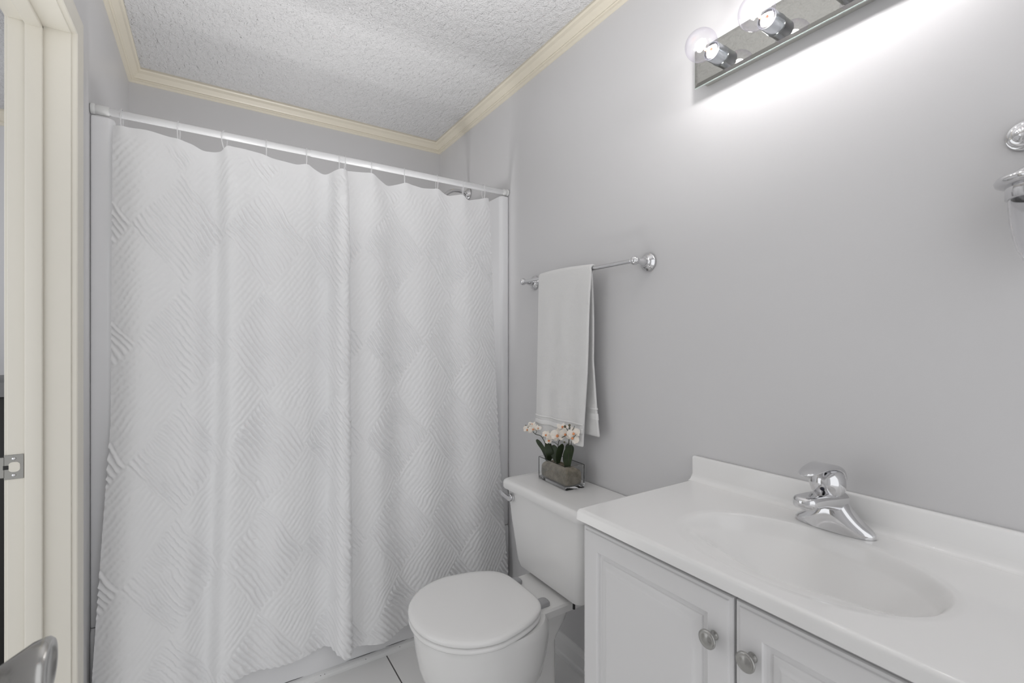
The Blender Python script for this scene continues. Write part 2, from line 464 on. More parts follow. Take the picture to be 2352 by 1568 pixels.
# ================================================================== BATHTUB AND SURROUND
tubt = empty('bathtub', ((XA + XC) / 2, 2.3, 0), 'white one piece bathtub and surround behind the shower curtain', 'bathtub')
TZ = 0.40
g = 0.0006
def rect_ring(x0, x1, y0, y1, r, z): return [(a, b, z) for a, b in rrect((x0 + x1) / 2, (y0 + y1) / 2, (x1 - x0) / 2, (y1 - y0) / 2, r, 5)]
rings = [rect_ring(XC + g, XA - g, TY, YB - g, 0.006, 0.0), rect_ring(XC + g, XA - g, TY, YB - g, 0.006, TZ - 0.012), rect_ring(XC + g, XA - g, TY + 0.004, YB - g, 0.010, TZ),
         rect_ring(XC + 0.07, XA - 0.08, TY + 0.08, YB - 0.06, 0.12, TZ), rect_ring(XC + 0.085, XA - 0.095, TY + 0.095, YB - 0.075, 0.13, TZ - 0.02),
         rect_ring(XC + 0.13, XA - 0.16, TY + 0.14, YB - 0.12, 0.14, 0.14), rect_ring(XC + 0.20, XA - 0.22, TY + 0.19, YB - 0.17, 0.12, 0.10)]
loft('tub', rings, M['acrylic'], tubt, angle=35)
SZ = 1.985
# surround: U-shaped wall panel with rounded front columns, in plan, swept up
LX, RX = XC + 0.058, XA - 0.046
def col_plan():
    pts = [(XC + g, TY + 0.004), (LX - 0.018, TY + 0.004)]
    for k in range(1, 7):
        a = PI / 2 * k / 6; pts.append((LX - 0.018 + 0.018 * math.sin(a), TY + 0.022 - 0.018 * math.cos(a)))
    pts += [(LX, YB - 0.09)]
    for k in range(1, 7):
        a = PI / 2 * k / 6; pts.append((LX + 0.06 - 0.06 * math.cos(a), YB - 0.09 + 0.06 * math.sin(a)))
    pts += [(RX - 0.06, YB - 0.03)]
    for k in range(1, 7):
        a = PI / 2 * k / 6; pts.append((RX - 0.06 + 0.06 * math.sin(a), YB - 0.03 - 0.06 + 0.06 * math.cos(a)))
    pts += [(RX, TY + 0.022)]
    for k in range(1, 7):
        a = PI / 2 * k / 6; pts.append((RX + 0.018 - 0.018 * math.cos(a), TY + 0.022 - 0.018 * math.sin(a)))
    pts += [(XA - g, TY + 0.004), (XA - g, YB - g), (XC + g, YB - g)]
    return pts
pl = col_plan(); n = len(pl)
V = [(a, b, TZ + 0.001) for a, b in pl] + [(a, b, SZ) for a, b in pl]
F = [(i, (i + 1) % n, n + (i + 1) % n, n + i) for i in range(n)] + [tuple(range(n)), tuple(reversed(range(n, 2 * n)))]
link('surround_panel', V, F, M['acrylic'], tubt, smooth=True, bevel=0.006, segs=3, angle=50)

# ================================================================== SHOWER ARM
t = empty('shower_fixture', (XA, 2.324, 2.107), 'chrome shower arm and wall flange peeking over the curtain by the right corner', 'shower arm')
lathe('wall_flange', [(0, 0), (0.030, 0), (0.0315, 0.004), (0.030, 0.010), (0.023, 0.014), (0.022, 0.017), (0.017, 0.021), (0.012, 0.022), (0.011, 0.028), (0, 0.028)], (XA - 0.0005, 2.324, 2.107), (-1, 0, 0), M['chrome'], t)
tube('arm', catmull([(XA - 0.01, 2.324, 2.107), (XA - 0.06, 2.324, 2.115), (XA - 0.11, 2.324, 2.105), (XA - 0.16, 2.324, 2.065)], 6), 0.0095, M['chrome'], t, n=16)
lathe('spray_head', [(0, 0), (0.012, 0.0), (0.013, 0.02), (0.022, 0.035), (0.030, 0.055), (0.030, 0.062), (0, 0.062)], (XA - 0.155, 2.324, 2.069), (-0.75, 0, -0.66), M['chrome'], t)

# ================================================================== SHOWER ROD, RINGS, CURTAIN
RY, RZ, RR = 1.9146, 2.0035, 0.0128
t = empty('shower_rod', ((XA + XC) / 2, RY, RZ), 'white telescoping shower rod across the alcove from wall to wall', 'shower rod')
def rodpart(name, x0, x1, r, m, e=0.001): return lathe(name, [(0, 0), (r - e, 0), (r, e), (r, x1 - x0 - e), (r - e, x1 - x0), (0, x1 - x0)], (x0, RY, RZ), (1, 0, 0), m, t, n=36)
rodpart('outer_tube', 0.318, XA - 0.030, RR, M['rod'], 0.0015)
rodpart('inner_tube', XC + 0.044, 0.319, RR - 0.0011, M['rod'])
rodpart('end_cap', XC + 0.001, XC + 0.013, RR + 0.0038, M['rubber'], 0.002)
rodpart('end_sleeve', XC + 0.0125, XC + 0.046, RR + 0.0022, M['rubber'], 0.001)
rodpart('end_cap', XA - 0.012, XA - 0.001, RR + 0.0038, M['rubber'], 0.002)
rodpart('end_sleeve', XA - 0.032, XA - 0.0115, RR + 0.0022, M['rubber'], 0.001)

# curtain, built as one dense cloth mesh with folds and a woven diamond quilting
TOP = [(-0.256, 1.961), (-0.238, 1.96), (-0.171, 1.964), (-0.097, 1.956), (-0.055, 1.948), (-0.025, 1.933), (0.032, 1.941), (0.044, 1.962), (0.097, 1.963), (0.151, 1.96), (0.172, 1.95), (0.266, 1.944), (0.305, 1.954), (0.366, 1.928), (0.425, 1.954), (0.442, 1.949), (0.455, 1.955), (0.54, 1.963), (0.612, 1.925), (0.687, 1.953), (0.764, 1.943), (0.835, 1.954), (0.887, 1.932), (0.952, 1.949), (0.978, 1.925), (1.092, 1.958), (1.2, 1.958)]
MID = [(-0.261, 0.015), (-0.188, 0.030), (-0.101, 0.014), (-0.048, 0.020), (0.012, 0.002), (0.058, 0.036), (0.148, 0.024), (0.217, 0.028), (0.292, 0.018), (0.340, 0.004), (0.375, 0.003), (0.390, 0.020), (0.399, 0.044), (0.412, 0.057), (0.434, 0.059), (0.446, 0.051), (0.449, 0.042), (0.453, 0.037), (0.489, 0.034), (0.562, 0.040), (0.655, 0.018), (0.766, 0.030), (0.893, 0.016), (0.996, 0.030), (1.129, 0.014)]
def build_curtain():
    sp_ = np.array(catmull(MID, 24))
    seg = np.hypot(np.diff(sp_[:, 0]), np.diff(sp_[:, 1])); s = np.concatenate([[0], np.cumsum(seg)])
    NU = int(s[-1] / 0.0027); NV = int(1.84 / 0.0030)
    su = np.linspace(0, s[-1], NU)
    px = np.interp(su, s, sp_[:, 0]); pd = np.interp(su, s, sp_[:, 1])
    f = np.linspace(0, 1, NV)[:, None]                      # 0 top .. 1 bottom
    X, D, U = px[None, :] + 0 * f, pd[None, :] + 0 * f, su[None, :] + 0 * f
    cx = 0.425
    wl = np.interp(f, [0, 0.5, 1.0], [0.995, 1.0, 1.072]); wr = np.interp(f, [0, 0.5, 1], [0.952, 0.995, 1.072])
    Xm = np.where(X < cx, cx + (X - cx) * wl, cx + (X - cx) * wr)
    zt = np.interp(Xm[0], [p[0] for p in TOP], [p[1] for p in TOP])
    # smooth the scalloped edge a little
    k = np.ones(9) / 9; zt = np.convolve(np.pad(zt, 4, mode='edge'), k, mode='valid')
    zb = 0.118 + 0.012 * np.sin(Xm[-1] * 7.0 + 0.5) + 0.008 * np.sin(Xm[-1] * 19.0) - 0.02 * np.exp(-((Xm[-1] - 0.425) / 0.03) ** 2)
    Z = zt[None, :] * (1 - f) + zb[None, :] * f
    amp = np.interp(f, [0, 0.06, 0.3, 1.0], [0.6, 1.2, 1.5, 1.6])
    base = np.interp(f, [0, 0.35, 1.0], [1.914, 1.907, 1.890])
    sag = 0.010 * np.sin(U * 9 + Z * 4.0) * f + 0.006 * np.sin(U * 23 - Z * 6.0) * f
    Y = base - D * amp - sag * 0.5
    # gathers fanning down from each hook
    for hx in (-0.238, -0.091, 0.039, 0.169, 0.305, 0.427, 0.549, 0.69, 0.837, 0.965, 1.072):
        dx = Xm - hx; dd = np.clip((1.96 - Z) / 0.22, 0, 1)
        Y -= 0.010 * np.exp(-(dx / (0.016 + 0.05 * dd)) ** 2) * (1 - dd) ** 1.5
    # quilting: diamonds, ridges alternating direction
    w_, h_ = 0.262, 0.378
    # noise for wobble
    rng = np.random.default_rng(3)
    def vnoise(a, b, sc):
        a, b = a / sc, b / sc
        gx = rng.standard_normal((400, 400)) 
        ia, ib = np.floor(a).astype(int), np.floor(b).astype(int)
        fa, fb = a - ia, b - ib; fa = fa * fa * (3 - 2 * fa); fb = fb * fb * (3 - 2 * fb)
        G = lambda i, j: gx[i % 400, j % 400]
        return (G(ia, ib) * (1 - fa) + G(ia + 1, ib) * fa) * (1 - fb) + (G(ia, ib + 1) * (1 - fa) + G(ia + 1, ib + 1) * fa) * fb
    Uo = U - 0.185; Zo = Z - 1.279
    n1 = vnoise(U, Z, 0.03); n2 = vnoise(U, Z, 0.008); n3 = vnoise(U, Z, 0.09)
    Uo = Uo + 0.005 * n3
    p = Uo / w_ + Zo / h_; q = Uo / w_ - Zo / h_
    ip, iq = np.round(p), np.round(q)
    even = ((ip + iq) % 2 == 0)
    NR = 13.0
    php = p * NR + 0.10 * n1 + 0.05 * n2; phq = q * NR + 0.12 * n1 + 0.05 * n2
    edge = np.minimum(0.5 - np.abs(p - ip), 0.5 - np.abs(q - iq))
    em = np.clip(edge / 0.035, 0, 1)
    ridge = np.where(even, np.cos(2 * PI * php), np.cos(2 * PI * phq))
    ridge = np.sign(ridge) * np.abs(ridge) ** 0.8
    a_loc = np.where(even, 0.0038, 0.0010) * (0.75 + 0.25 * np.tanh(n3))
    hem = np.clip((zt[None, :] - Z - 0.02) / 0.03, 0, 1)
    disp = (ridge * a_loc * (0.35 + 0.65 * em) + 0.00035 * n2) * hem
    # displace along the plan normal
    dX = np.gradient(Xm, axis=1); dY = np.gradient(Y, axis=1); L = np.hypot(dX, dY) + 1e-9
    nx, ny = dY / L, -dX / L
    Xm = Xm + nx * disp; Y = Y + ny * disp
    Xm = np.clip(Xm, XC + 0.004, XA - 0.004)
    co = np.stack([Xm, Y, Z], -1).reshape(-1, 3).astype(np.float32)
    idx = np.arange(NU * NV).reshape(NV, NU)
    quads = np.stack([idx[:-1, :-1], idx[1:, :-1], idx[1:, 1:], idx[:-1, 1:]], -1).reshape(-1, 4).astype(np.int32)
    me = bpy.data.meshes.new('shower_curtain')
    me.vertices.add(len(co)); me.vertices.foreach_set('co', co.ravel())
    me.loops.add(quads.size); me.loops.foreach_set('vertex_index', quads.ravel())
    me.polygons.add(len(quads))
    me.polygons.foreach_set('loop_start', np.arange(0, quads.size, 4, dtype=np.int32))
    me.polygons.foreach_set('use_smooth', np.ones(len(quads), dtype=bool))
    me.update(calc_edges=True); me.validate()
    me.materials.append(M['cloth'])
    o = bpy.data.objects.new('shower_curtain', me); COL.objects.link(o)
    def at(x, z):                                           # surface y near the top for the hooks
        i = int(np.argmin(np.abs(Xm[10] - x))); j = int(np.argmin(np.abs(Z[:, i] - z))); return float(Y[j, i])
    return o, at
curtain, curtain_y = build_curtain()
tag(curtain, 'white quilted shower curtain with a diamond weave hanging from the white rod', 'shower curtain')

HOLES = [(-0.238, 1.945), (-0.091, 1.943), (0.039, 1.955), (0.169, 1.941), (0.305, 1.94), (0.424, 1.941), (0.445, 1.938), (0.549, 1.942), (0.69, 1.941), (0.837, 1.942), (0.965, 1.943), (1.072, 1.945)]
ORD = ['first clear shower ring from the left, at the curtain edge by the doorway', 'second clear shower ring from the left on the white rod',
       'third clear shower ring from the left, twisted open on the rod', 'fourth clear shower ring from the left on the white rod',
       'fifth clear shower ring from the left, at the joint of the rod', 'sixth clear shower ring from the left, left one of the close pair above the pleat',
       'seventh clear shower ring from the left, right one of the close pair above the pleat', 'eighth clear shower ring from the left, just right of the close pair',
       'ninth clear shower ring from the left, fourth from the right end', 'third clear shower ring from the right end of the rod',
       'second clear shower ring from the right, in front of the shower arm', 'last clear shower ring on the right, at the right curtain edge']
TW = [0.10, 0.30, 1.05, 0.15, 0.3, 0.45, 0.15, 0.35, 0.75, 0.2, 0.55, 0.1]
grp = 'clear plastic rings on the shower rod'
for (hx, hz), lab, tw in zip(HOLES, ORD, TW):
    zt, zb = RZ + RR + 0.0022, hz
    cz = (zt + zb) / 2; hh = (zt - zb) / 2; hw = RR + 0.0035
    pts = []
    for k in range(36):
        a = 2 * PI * k / 36
        ww = hw * (1.0 if math.sin(a) > -0.2 else (1.0 - 0.35 * (-math.sin(a) - 0.2)))
        lx = ww * math.cos(a); lz = hh * math.sin(a)
        pts.append((lx * math.sin(tw) * 0.6 + 0.0, RY - 0.002 + lx * math.cos(tw * 0.35), cz + lz))
    ro = tube('shower_ring', [(x - pts[9][0] + hx, y, z) for x, y, z in pts], 0.0019, M['clear_plastic'], None, n=8, closed=True)
    tag(ro, lab, 'shower ring', grp)

# ================================================================== TOWEL BAR AND TOWEL
BX, BZ, BY0, BY1 = XA - 0.066, 1.5455, 1.048, 1.688
t = empty('towel_bar', (XA, (BY0 + BY1) / 2, BZ), 'chrome towel bar with turned posts on the grey wall above the toilet', 'towel bar')
tube('bar', [(BX, BY0 + 0.006, BZ), (BX, BY1 - 0.006, BZ)], 0.0072, M['chrome'], t, n=20)
for yy, sg in ((BY0, -1), (BY1, 1)):
    lathe('rosette', [(0, 0), (0.0300, 0), (0.0308, 0.004), (0.029, 0.008), (0.024, 0.011), (0.0235, 0.0125), (0.020, 0.0145), (0.0165, 0.0175), (0.0155, 0.020), (0.0165, 0.0215), (0.0155, 0.024), (0, 0.024)],
          (XA - 0.0005, yy, BZ), (-1, 0, 0), M['chrome'], t)
    lathe('post', [(0, 0.0), (0.0135, 0.0), (0.0138, 0.006), (0.0115, 0.014), (0.0080, 0.026), (0.0062, 0.034), (0, 0.035)], (XA - 0.023, yy, BZ), (-1, 0, 0), M['chrome'], t)
    lathe('finial', [(0, -0.019), (0.0075, -0.017), (0.0095, -0.014), (0.0085, -0.0115), (0.0125, -0.008), (0.0150, -0.003), (0.0150, 0.002), (0.0125, 0.0065), (0.0085, 0.0095), (0.0085, 0.0115), (0.0060, 0.0145), (0, 0.0155)],
          (BX, yy, BZ), (0, sg, 0), M['chrome'], t)

def towel():
    # path down the front and the back, seen side on; s = 0 at back hem .. 1 at front hem
    r = 0.0125
    zf, zbk = 0.905, 0.945
    path = []
    for k in range(60): z = zbk + (BZ - zbk) * k / 60; path.append((BX + r + 0.004 * math.sin(PI * k / 60), z, 'b', 1 - k / 60))
    for k in range(13):
        a = PI * k / 12; path.append((BX + r * math.cos(a), BZ + r * math.sin(a), 't', 0))
    for k in range(1, 65): z = BZ - (BZ - zf) * k / 64; path.append((BX - r - 0.006 * (k / 64), z, 'f', k / 64))
    NS, NY_ = len(path), 40
    V, F = [], []
    for i, (x, z, side, d) in enumerate(path):
        if side == 'f':
            y0 = 1.236 + 0.033 * d + 0.004 * math.sin(d * 8); y1 = 1.552 + 0.012 * d
        elif side == 'b':
            y0 = 1.262 - 0.006 * math.sin(d * 5.0) + (-0.044 * max(0, d - 0.55) / 0.45); y1 = 1.548
        else:
            y0 = 1.240; y1 = 1.552
        for j in range(NY_):
            u = j / (NY_ - 1); y = y0 + (y1 - y0) * u
            n_ = mnoise.noise(Vector((y * 18, z * 3, 3.0 if side == 'f' else 9.0)))
            xx = x
            if side == 'f': xx = x - 0.007 * d * (n_ + 0.3) - 0.004 * math.sin(u * 17) * d
            elif side == 'b': xx = x + 0.004 * d * n_
            zz = z
            if side == 't': zz = z + 0.006 * math.sin(PI * (u - 0.1)) * math.sin(PI * 0.5)
            # raised hem bands
            for (b0, b1) in ((0.105, 0.125), (0.065, 0.072)):
                pass
            V.append((xx, y, zz))
    for i in range(NS - 1):
        for j in range(NY_ - 1):
            a = i * NY_ + j; F.append((a, a + 1, a + NY_ + 1, a + NY_))
    # closed thick sheet: offset both ways along normals
    me = bpy.data.meshes.new('hand_towel'); me.from_pydata(V, [], F)
    o = bpy.data.objects.new('hand_towel', me); COL.objects.link(o)
    so = o.modifiers.new('thick', 'SOLIDIFY'); so.thickness = 0.0095; so.offset = 0.0
    sb = o.modifiers.new('soft', 'SUBSURF'); sb.levels = 1; sb.render_levels = 2
    me.materials.append(M['terry'])
    for p in me.polygons: p.use_smooth = True
    return o
tw = towel()
tag(tw, 'white terry hand towel folded over the chrome towel bar', 'towel')
def towel_band(side, d0, d1):
    zf, zbk = 0.905, 0.945; r = 0.0125
    V, F = [], []; NYb = 40; NZ = 6
    for i in range(NZ):
        d = d0 + (d1 - d0) * i / (NZ - 1)
        if side == 'f':
            z = BZ - (BZ - zf) * d; x = BX - r - 0.006 * d
            y0 = 1.236 + 0.033 * d + 0.004 * math.sin(d * 8); y1 = 1.552 + 0.012 * d
        for j in range(NYb):
            u = j / (NYb - 1); y = y0 + (y1 - y0) * u
            n_ = mnoise.noise(Vector((y * 18, z * 3, 3.0)))
            xx = x - 0.007 * d * (n_ + 0.3) - 0.004 * math.sin(u * 17) * d
            V.append((xx - 0.0060 - 0.0006 * math.sin(PI * i / (NZ - 1)), y0 - 0.001 + (y1 - y0 + 0.002) * u, z))
    for i in range(NZ - 1):
        for j in range(NYb - 1):
            a = i * NYb + j; F.append((a, a + 1, a + NYb + 1, a + NYb))
    me = bpy.data.meshes.new('woven_band'); me.from_pydata(V, [], F); me.materials.append(M['band'])
    o = bpy.data.objects.new('woven_band', me); COL.objects.link(o); o.parent = tw
    so = o.modifiers.new('thick', 'SOLIDIFY'); so.thickness = 0.002; so.offset = 0.0
    for p in me.polygons: p.use_smooth = True
    return o
for a, b in ((0.868, 0.878), (0.895, 0.925)): towel_band('f', a, b)
def back_band(d0, d1):
    zbk = 0.945; mbx = MB(); rings = []
    for i in range(5):
        d = d0 + (d1 - d0) * i / 4; z = BZ - (BZ - zbk) * d
        y0 = 1.262 - 0.006 * math.sin(d * 5.0) + (-0.044 * max(0, d - 0.55) / 0.45)
        x = BX + 0.0125 + 0.004 * math.sin(PI * (1 - d))
        rings.append([(a, b, z) for a, b in rrect(x, y0 + 0.03, 0.0058, 0.0325, 0.0055, 4)])
    v, f = loft_vf(rings); o = link('woven_band', v, f, M['band'], tw, smooth=True)
for a, b in ((0.83, 0.84), (0.865, 0.90)): back_band(a, b)

# ================================================================== TOILET
TC = 1.335
toil = empty('toilet', (0.9, TC, 0), 'white two piece toilet with closed lid between the tub and the vanity', 'toilet')
def egg(xf, xb, hw, z, n=48, pf=2.0, pb=2.6, split=0.53, yc=TC, taper=0.0):
    xs = xf + (xb - xf) * split; out = []
    for k in range(n):
        a = 2 * PI * k / n; c, s_ = math.cos(a), math.sin(a)
        if c < 0: x = xs - (xs - xf) * abs(c) ** (2 / pf); y = hw * math.copysign(abs(s_) ** (2 / pf), s_)
        else: x = xs + (xb - xs) * abs(c) ** (2 / pb); y = hw * (1 - taper * ((x - xs) / (xb - xs)) ** 1.3) * math.copysign(abs(s_) ** (2 / pb), s_)
        out.append((x, yc + y, z))
    return out
mb = MB()
rings = [egg(0.640, 0.90, 0.112, 0.0), egg(0.635, 0.90, 0.115, 0.012), egg(0.645, 0.89, 0.108, 0.03), egg(0.642, 0.88, 0.104, 0.09),
         egg(0.625, 0.88, 0.112, 0.13), egg(0.590, 0.90, 0.140, 0.17), egg(0.552, 0.93, 0.172, 0.23), egg(0.532, 0.95, 0.186, 0.29, pb=2.4), egg(0.524, 0.95, 0.191, 0.34, pb=2.6),
         egg(0.520, 0.945, 0.193, 0.375, pb=2.8), egg(0.520, 0.935, 0.193, 0.395, pb=2.8), egg(0.526, 0.930, 0.189, 0.405, pb=2.8)]
mb.add(*loft_vf(rings))
# rear deck that carries the tank, tapering below to the trapway
def deck(z, hx0, hx1, hy, r): return [(a, b, z) for a, b in rrect((hx0 + hx1) / 2, TC, (hx1 - hx0) / 2, hy, r, 6)]
dk = [deck(0.0, 0.74, 0.985, 0.102, 0.03), deck(0.012, 0.735, 0.988, 0.105, 0.03), deck(0.03, 0.74, 0.985, 0.098, 0.03), deck(0.28, 0.76, 0.985, 0.096, 0.03), deck(0.30, 0.80, 0.995, 0.097, 0.03), deck(0.325, 0.84, 1.022, 0.097, 0.04), deck(0.335, 0.85, 1.035, 0.097, 0.045), deck(0.366, 0.855, 1.045, 0.099, 0.042), deck(0.372, 0.85, 1.15, 0.108, 0.042),
      deck(0.378, 0.85, 1.195, 0.117, 0.04), deck(0.402, 0.85, 1.198, 0.121, 0.035), deck(0.409, 0.855, 1.194, 0.116, 0.032)]
mb.add(*loft_vf(dk))
mb.build('bowl', M['porcelain'], toil, smooth=True, angle=45)
def slab(name, fn, levels, m, parent, angle=45):
    return loft(name, [fn(ins, z) for ins, z in levels], m, parent, angle=angle)
def seat_out(ins, z): return egg(0.508 + ins, 0.905 - ins, 0.203 - ins, z, n=96, pf=2.05, pb=4.6, split=0.50, taper=0.24)
slab('seat', seat_out, [(0.012, 0.4065), (0.003, 0.4085), (0.0, 0.413), (0.0, 0.419), (0.004, 0.4235), (0.012, 0.4250)], M['seat'], toil)
slab('lid', seat_out, [(0.010, 0.4262), (0.002, 0.4275), (-0.001, 0.431), (-0.001, 0.438), (0.002, 0.4425), (0.009, 0.4455), (0.025, 0.4472), (0.06, 0.4485), (0.12, 0.449), (0.17, 0.449)], M['seat'], toil)
for sg in (-1, 1):
    o = loft('hinge_cap', [[(a, b, z) for a, b in rrect(0.925, TC + sg * 0.082, 0.024 - i, 0.020 - i, 0.012, 5)] for i, z in ((0.0, 0.4095), (0.0, 0.418), (0.003, 0.423), (0.008, 0.4255))], M['hinge'], toil)
    o['label'] = 'grey plastic hinge cap'
def trect(z, x0, x1, y0, y1, r): return [(a, b, z) for a, b in rrect((x0 + x1) / 2, (y0 + y1) / 2, (x1 - x0) / 2, (y1 - y0) / 2, r, 6)]
YT0, YT1 = 1.105, 1.562
rings = [trect(0.4165, 1.02, 1.18, 1.17, 1.50, 0.03), trect(0.424, 1.0, 1.196, 1.155, 1.515, 0.03), trect(0.45, 0.992, 1.20, 1.147, 1.520, 0.03), trect(0.60, 0.980, 1.202, 1.122, 1.545, 0.03), trect(0.7135, 0.972, 1.203, YT0 + 0.005, YT1 - 0.005, 0.03)]
loft('tank', rings, M['porcelain'], toil)
def tl(ins, z): return trect(z, 0.956 + ins, 1.206, YT0 - 0.012 + ins, YT1 + 0.008 - ins, 0.03)
slab('tank_lid', tl, [(0.008, 0.7145), (0.002, 0.716), (0.0, 0.721), (0.0, 0.738), (0.0025, 0.7445), (0.007, 0.7485), (0.014, 0.7502), (0.04, 0.7505)], M['porcelain'], toil)
fl = lathe('flush_lever', [(0, 0), (0.0145, 0), (0.015, 0.004), (0.0145, 0.015), (0.0125, 0.018), (0.0, 0.0185)], (0.976, 1.508, 0.688), (-1, 0, 0), M['chrome'], toil, n=32)
fl['label'] = 'chrome flush lever'
rings = []
for s_, hz_, hx_ in ((0.0, 0.0085, 0.0060), (0.3, 0.0080, 0.0055), (0.7, 0.0085, 0.0050), (0.95, 0.0090, 0.0045), (1.0, 0.0070, 0.0030)):
    y = 1.500 + 0.062 * s_; xx = 0.952 - 0.002 * s_; z = 0.688 + 0.010 * s_
    rings.append([(xx + a, y, z + b) for a, b in rrect(0, 0, hx_, hz_, min(hx_, hz_) * 0.6, 4)])
loft('lever_arm', rings, M['chrome'], fl)
o = tube('tank_bolt', [(1.012, 1.192, 0.428), (1.012, 1.192, 0.398)], 0.0042, M['dark'], toil, n=12)
o['label'] = 'black tank bolt'

# ================================================================== VANITY CABINET
VY0, VY1 = 0.07, 0.862
van = empty('vanity_cabinet', (1.0, (VY0 + VY1) / 2, 0), 'white two door vanity cabinet with raised panel doors under the sink', 'cabinet')
mb = MB()
mb.box(0.784, 1.195, VY1 - 0.016, VY1, 0.0, 0.852); mb.box(0.784, 1.195, VY0, VY0 + 0.016, 0.0, 0.852)
mb.box(0.80, 1.195, VY0 + 0.016, VY1 - 0.016, 0.09, 0.105); mb.box(1.185, 1.195, VY0 + 0.016, VY1 - 0.016, 0.105, 0.852)
mb.box(0.784, 0.80, VY0 + 0.016, VY1 - 0.016, 0.79, 0.852); mb.box(0.784, 0.80, VY0 + 0.016, VY1 - 0.016, 0.09, 0.13)
mb.box(0.784, 0.80, 0.455, 0.497, 0.13, 0.79); mb.box(0.84, 0.855, VY0 + 0.016, VY1 - 0.016, 0.0, 0.09)
mb.build('carcass', M['cabinet'], van, bevel=0.0008, segs=1)
def door(y0, y1, z0, z1, xf, ky, kz):
    steps = [(0.0, -0.018), (0.0, -0.0062), (0.0015, -0.0040), (0.0065, -0.0034), (0.0085, -0.0012), (0.0115, 0.0), (0.0475, 0.0), (0.0500, -0.0022), (0.0515, -0.0080), (0.0565, -0.0095),
             (0.0620, -0.0088), (0.0635, -0.0064), (0.0655, -0.0054), (0.0720, -0.0038), (0.0780, -0.0008), (0.0805, 0.0004), (0.0845, 0.0008)]
    rings = [[(xf - dz, y0 + i, z0 + i), (xf - dz, y1 - i, z0 + i), (xf - dz, y1 - i, z1 - i), (xf - dz, y0 + i, z1 - i)] for i, dz in steps]
    v, f = loft_vf(rings)
    d_ = link('door', v, f, M['cabinet'], van, smooth=True, angle=22)
    k_ = lathe('knob', [(0, 0), (0.0085, 0), (0.0075, 0.003), (0.0055, 0.006), (0.0055, 0.013), (0.0085, 0.016), (0.0150, 0.0185), (0.0168, 0.0210), (0.0166, 0.0228), (0.0150, 0.0240), (0.0120, 0.0234), (0.0100, 0.0236), (0.006, 0.0248), (0, 0.0255)],
          (xf - 0.0002, ky, kz), (-1, 0, 0), M['brushed'], d_, n=40)
    k_['label'] = 'round brushed nickel knob'
door(0.4785, 0.868, 0.115, 0.836, 0.7655, 0.5125, 0.754)
door(0.066, 0.4735, 0.115, 0.836, 0.7655, 0.4415, 0.754)

# ================================================================== SINK TOP
CT = 0.880
vt = empty('sink_countertop', (0.98, 0.46, 0.855), 'white cultured marble sink top with oval basin on the vanity cabinet', 'sink')
CX0, CX1, CY0, CY1 = 0.748, 1.196, 0.045, 0.871
BCX, BCY, BAX, BAY, BD = 0.945, 0.462, 0.158, 0.228, 0.115
def sstep(a, b, v):
    v = min(1, max(0, (v - a) / (b - a))); return v * v * (3 - 2 * v)
def basin_z(x, y):
    ex, ey = (x - BCX) / BAX, (y - BCY) / BAY
    r = (abs(ex) ** 2.1 + abs(ey) ** 2.1) ** (1 / 2.1)
    if r >= 1.06: return 0.0
    t = max(0, 1 - r)
    wf = sstep(-0.65, 0.9, -ex / max(r, 1e-4))          # 1 at the front of the basin, 0 at the back
    k = min(1, t / 0.62); db = (k * k * (3 - 2 * k) * 0.5 + math.sqrt(max(0, 1 - (1 - k) ** 2)) * 0.5) * sstep(0, 0.11, t + 0.012)
    df = 0.17 * min(1.3, t / 0.46) ** 1.12 + 0.78 * sstep(0.34, 0.95, t)
    soft = 0.0022 * (1 - sstep(0.97, 1.06, r))
    return -soft - BD * ((1 - wf) * db + wf * df)
def fil(lo, hi, n, both=True):
    a = [(lo, -0.027), (lo, -0.0075), (lo + 0.0007, -0.0046), (lo + 0.0022, -0.0022), (lo + 0.0045, -0.0007), (lo + 0.0075, 0.0)]
    a += [(lo + 0.0075 + (hi - lo - (0.015 if both else 0.0075)) * k / n, 0.0) for k in range(1, n)]
    if both: a += [(hi - 0.0075, 0.0), (hi - 0.0045, -0.0007), (hi - 0.0022, -0.0022), (hi - 0.0007, -0.0046), (hi, -0.0075), (hi, -0.027)]
    else: a += [(hi, 0.0)]
    return a
gx, gy = fil(CX0, CX1, 200, False), fil(CY0, CY1, 340, True)
V = []; F = []
for x, dx in gx:
    for y, dy in gy:
        V.append((x, y, CT + max(-0.027, dx + dy) + basin_z(x, y)))
ny = len(gy)
for i in range(len(gx) - 1):
    for j in range(ny - 1):
        F.append((i * ny + j, i * ny + j + 1, (i + 1) * ny + j + 1, (i + 1) * ny + j))
link('counter_slab', V, F, M['marble'], vt, smooth=True, angle=60)
# backsplash with a coved foot
BSP = [(XA - 0.0005, CT - 0.026), (XA - 0.0005, CT + 0.0665), (XA - 0.002, CT + 0.0685), (XA - 0.015, CT + 0.0690), (XA - 0.0185, CT + 0.0675), (XA - 0.0200, CT + 0.0640),
       (XA - 0.0205, CT + 0.018), (XA - 0.0215, CT + 0.010), (XA - 0.0245, CT + 0.0045), (XA - 0.0290, CT + 0.0014), (XA - 0.035, CT + 0.0002), (XA - 0.035, CT - 0.026)]
ys = [CY0, CY0 + 0.003, CY1 - 0.006, CY1 - 0.0018, CY1]
ins = [0.003, 0.0, 0.0, 0.0012, 0.006]
rings = []
for y, i_ in zip(ys, ins):
    rings.append([(min(x + (i_ if x < XA - 0.003 and z > CT + 0.012 else 0), XA - 0.0005), y, z - (i_ if z > CT + 0.05 else 0)) for x, z in BSP])
loft('backsplash', rings, M['marble'], vt, angle=50)
dz = CT + basin_z(0.985, 0.455)
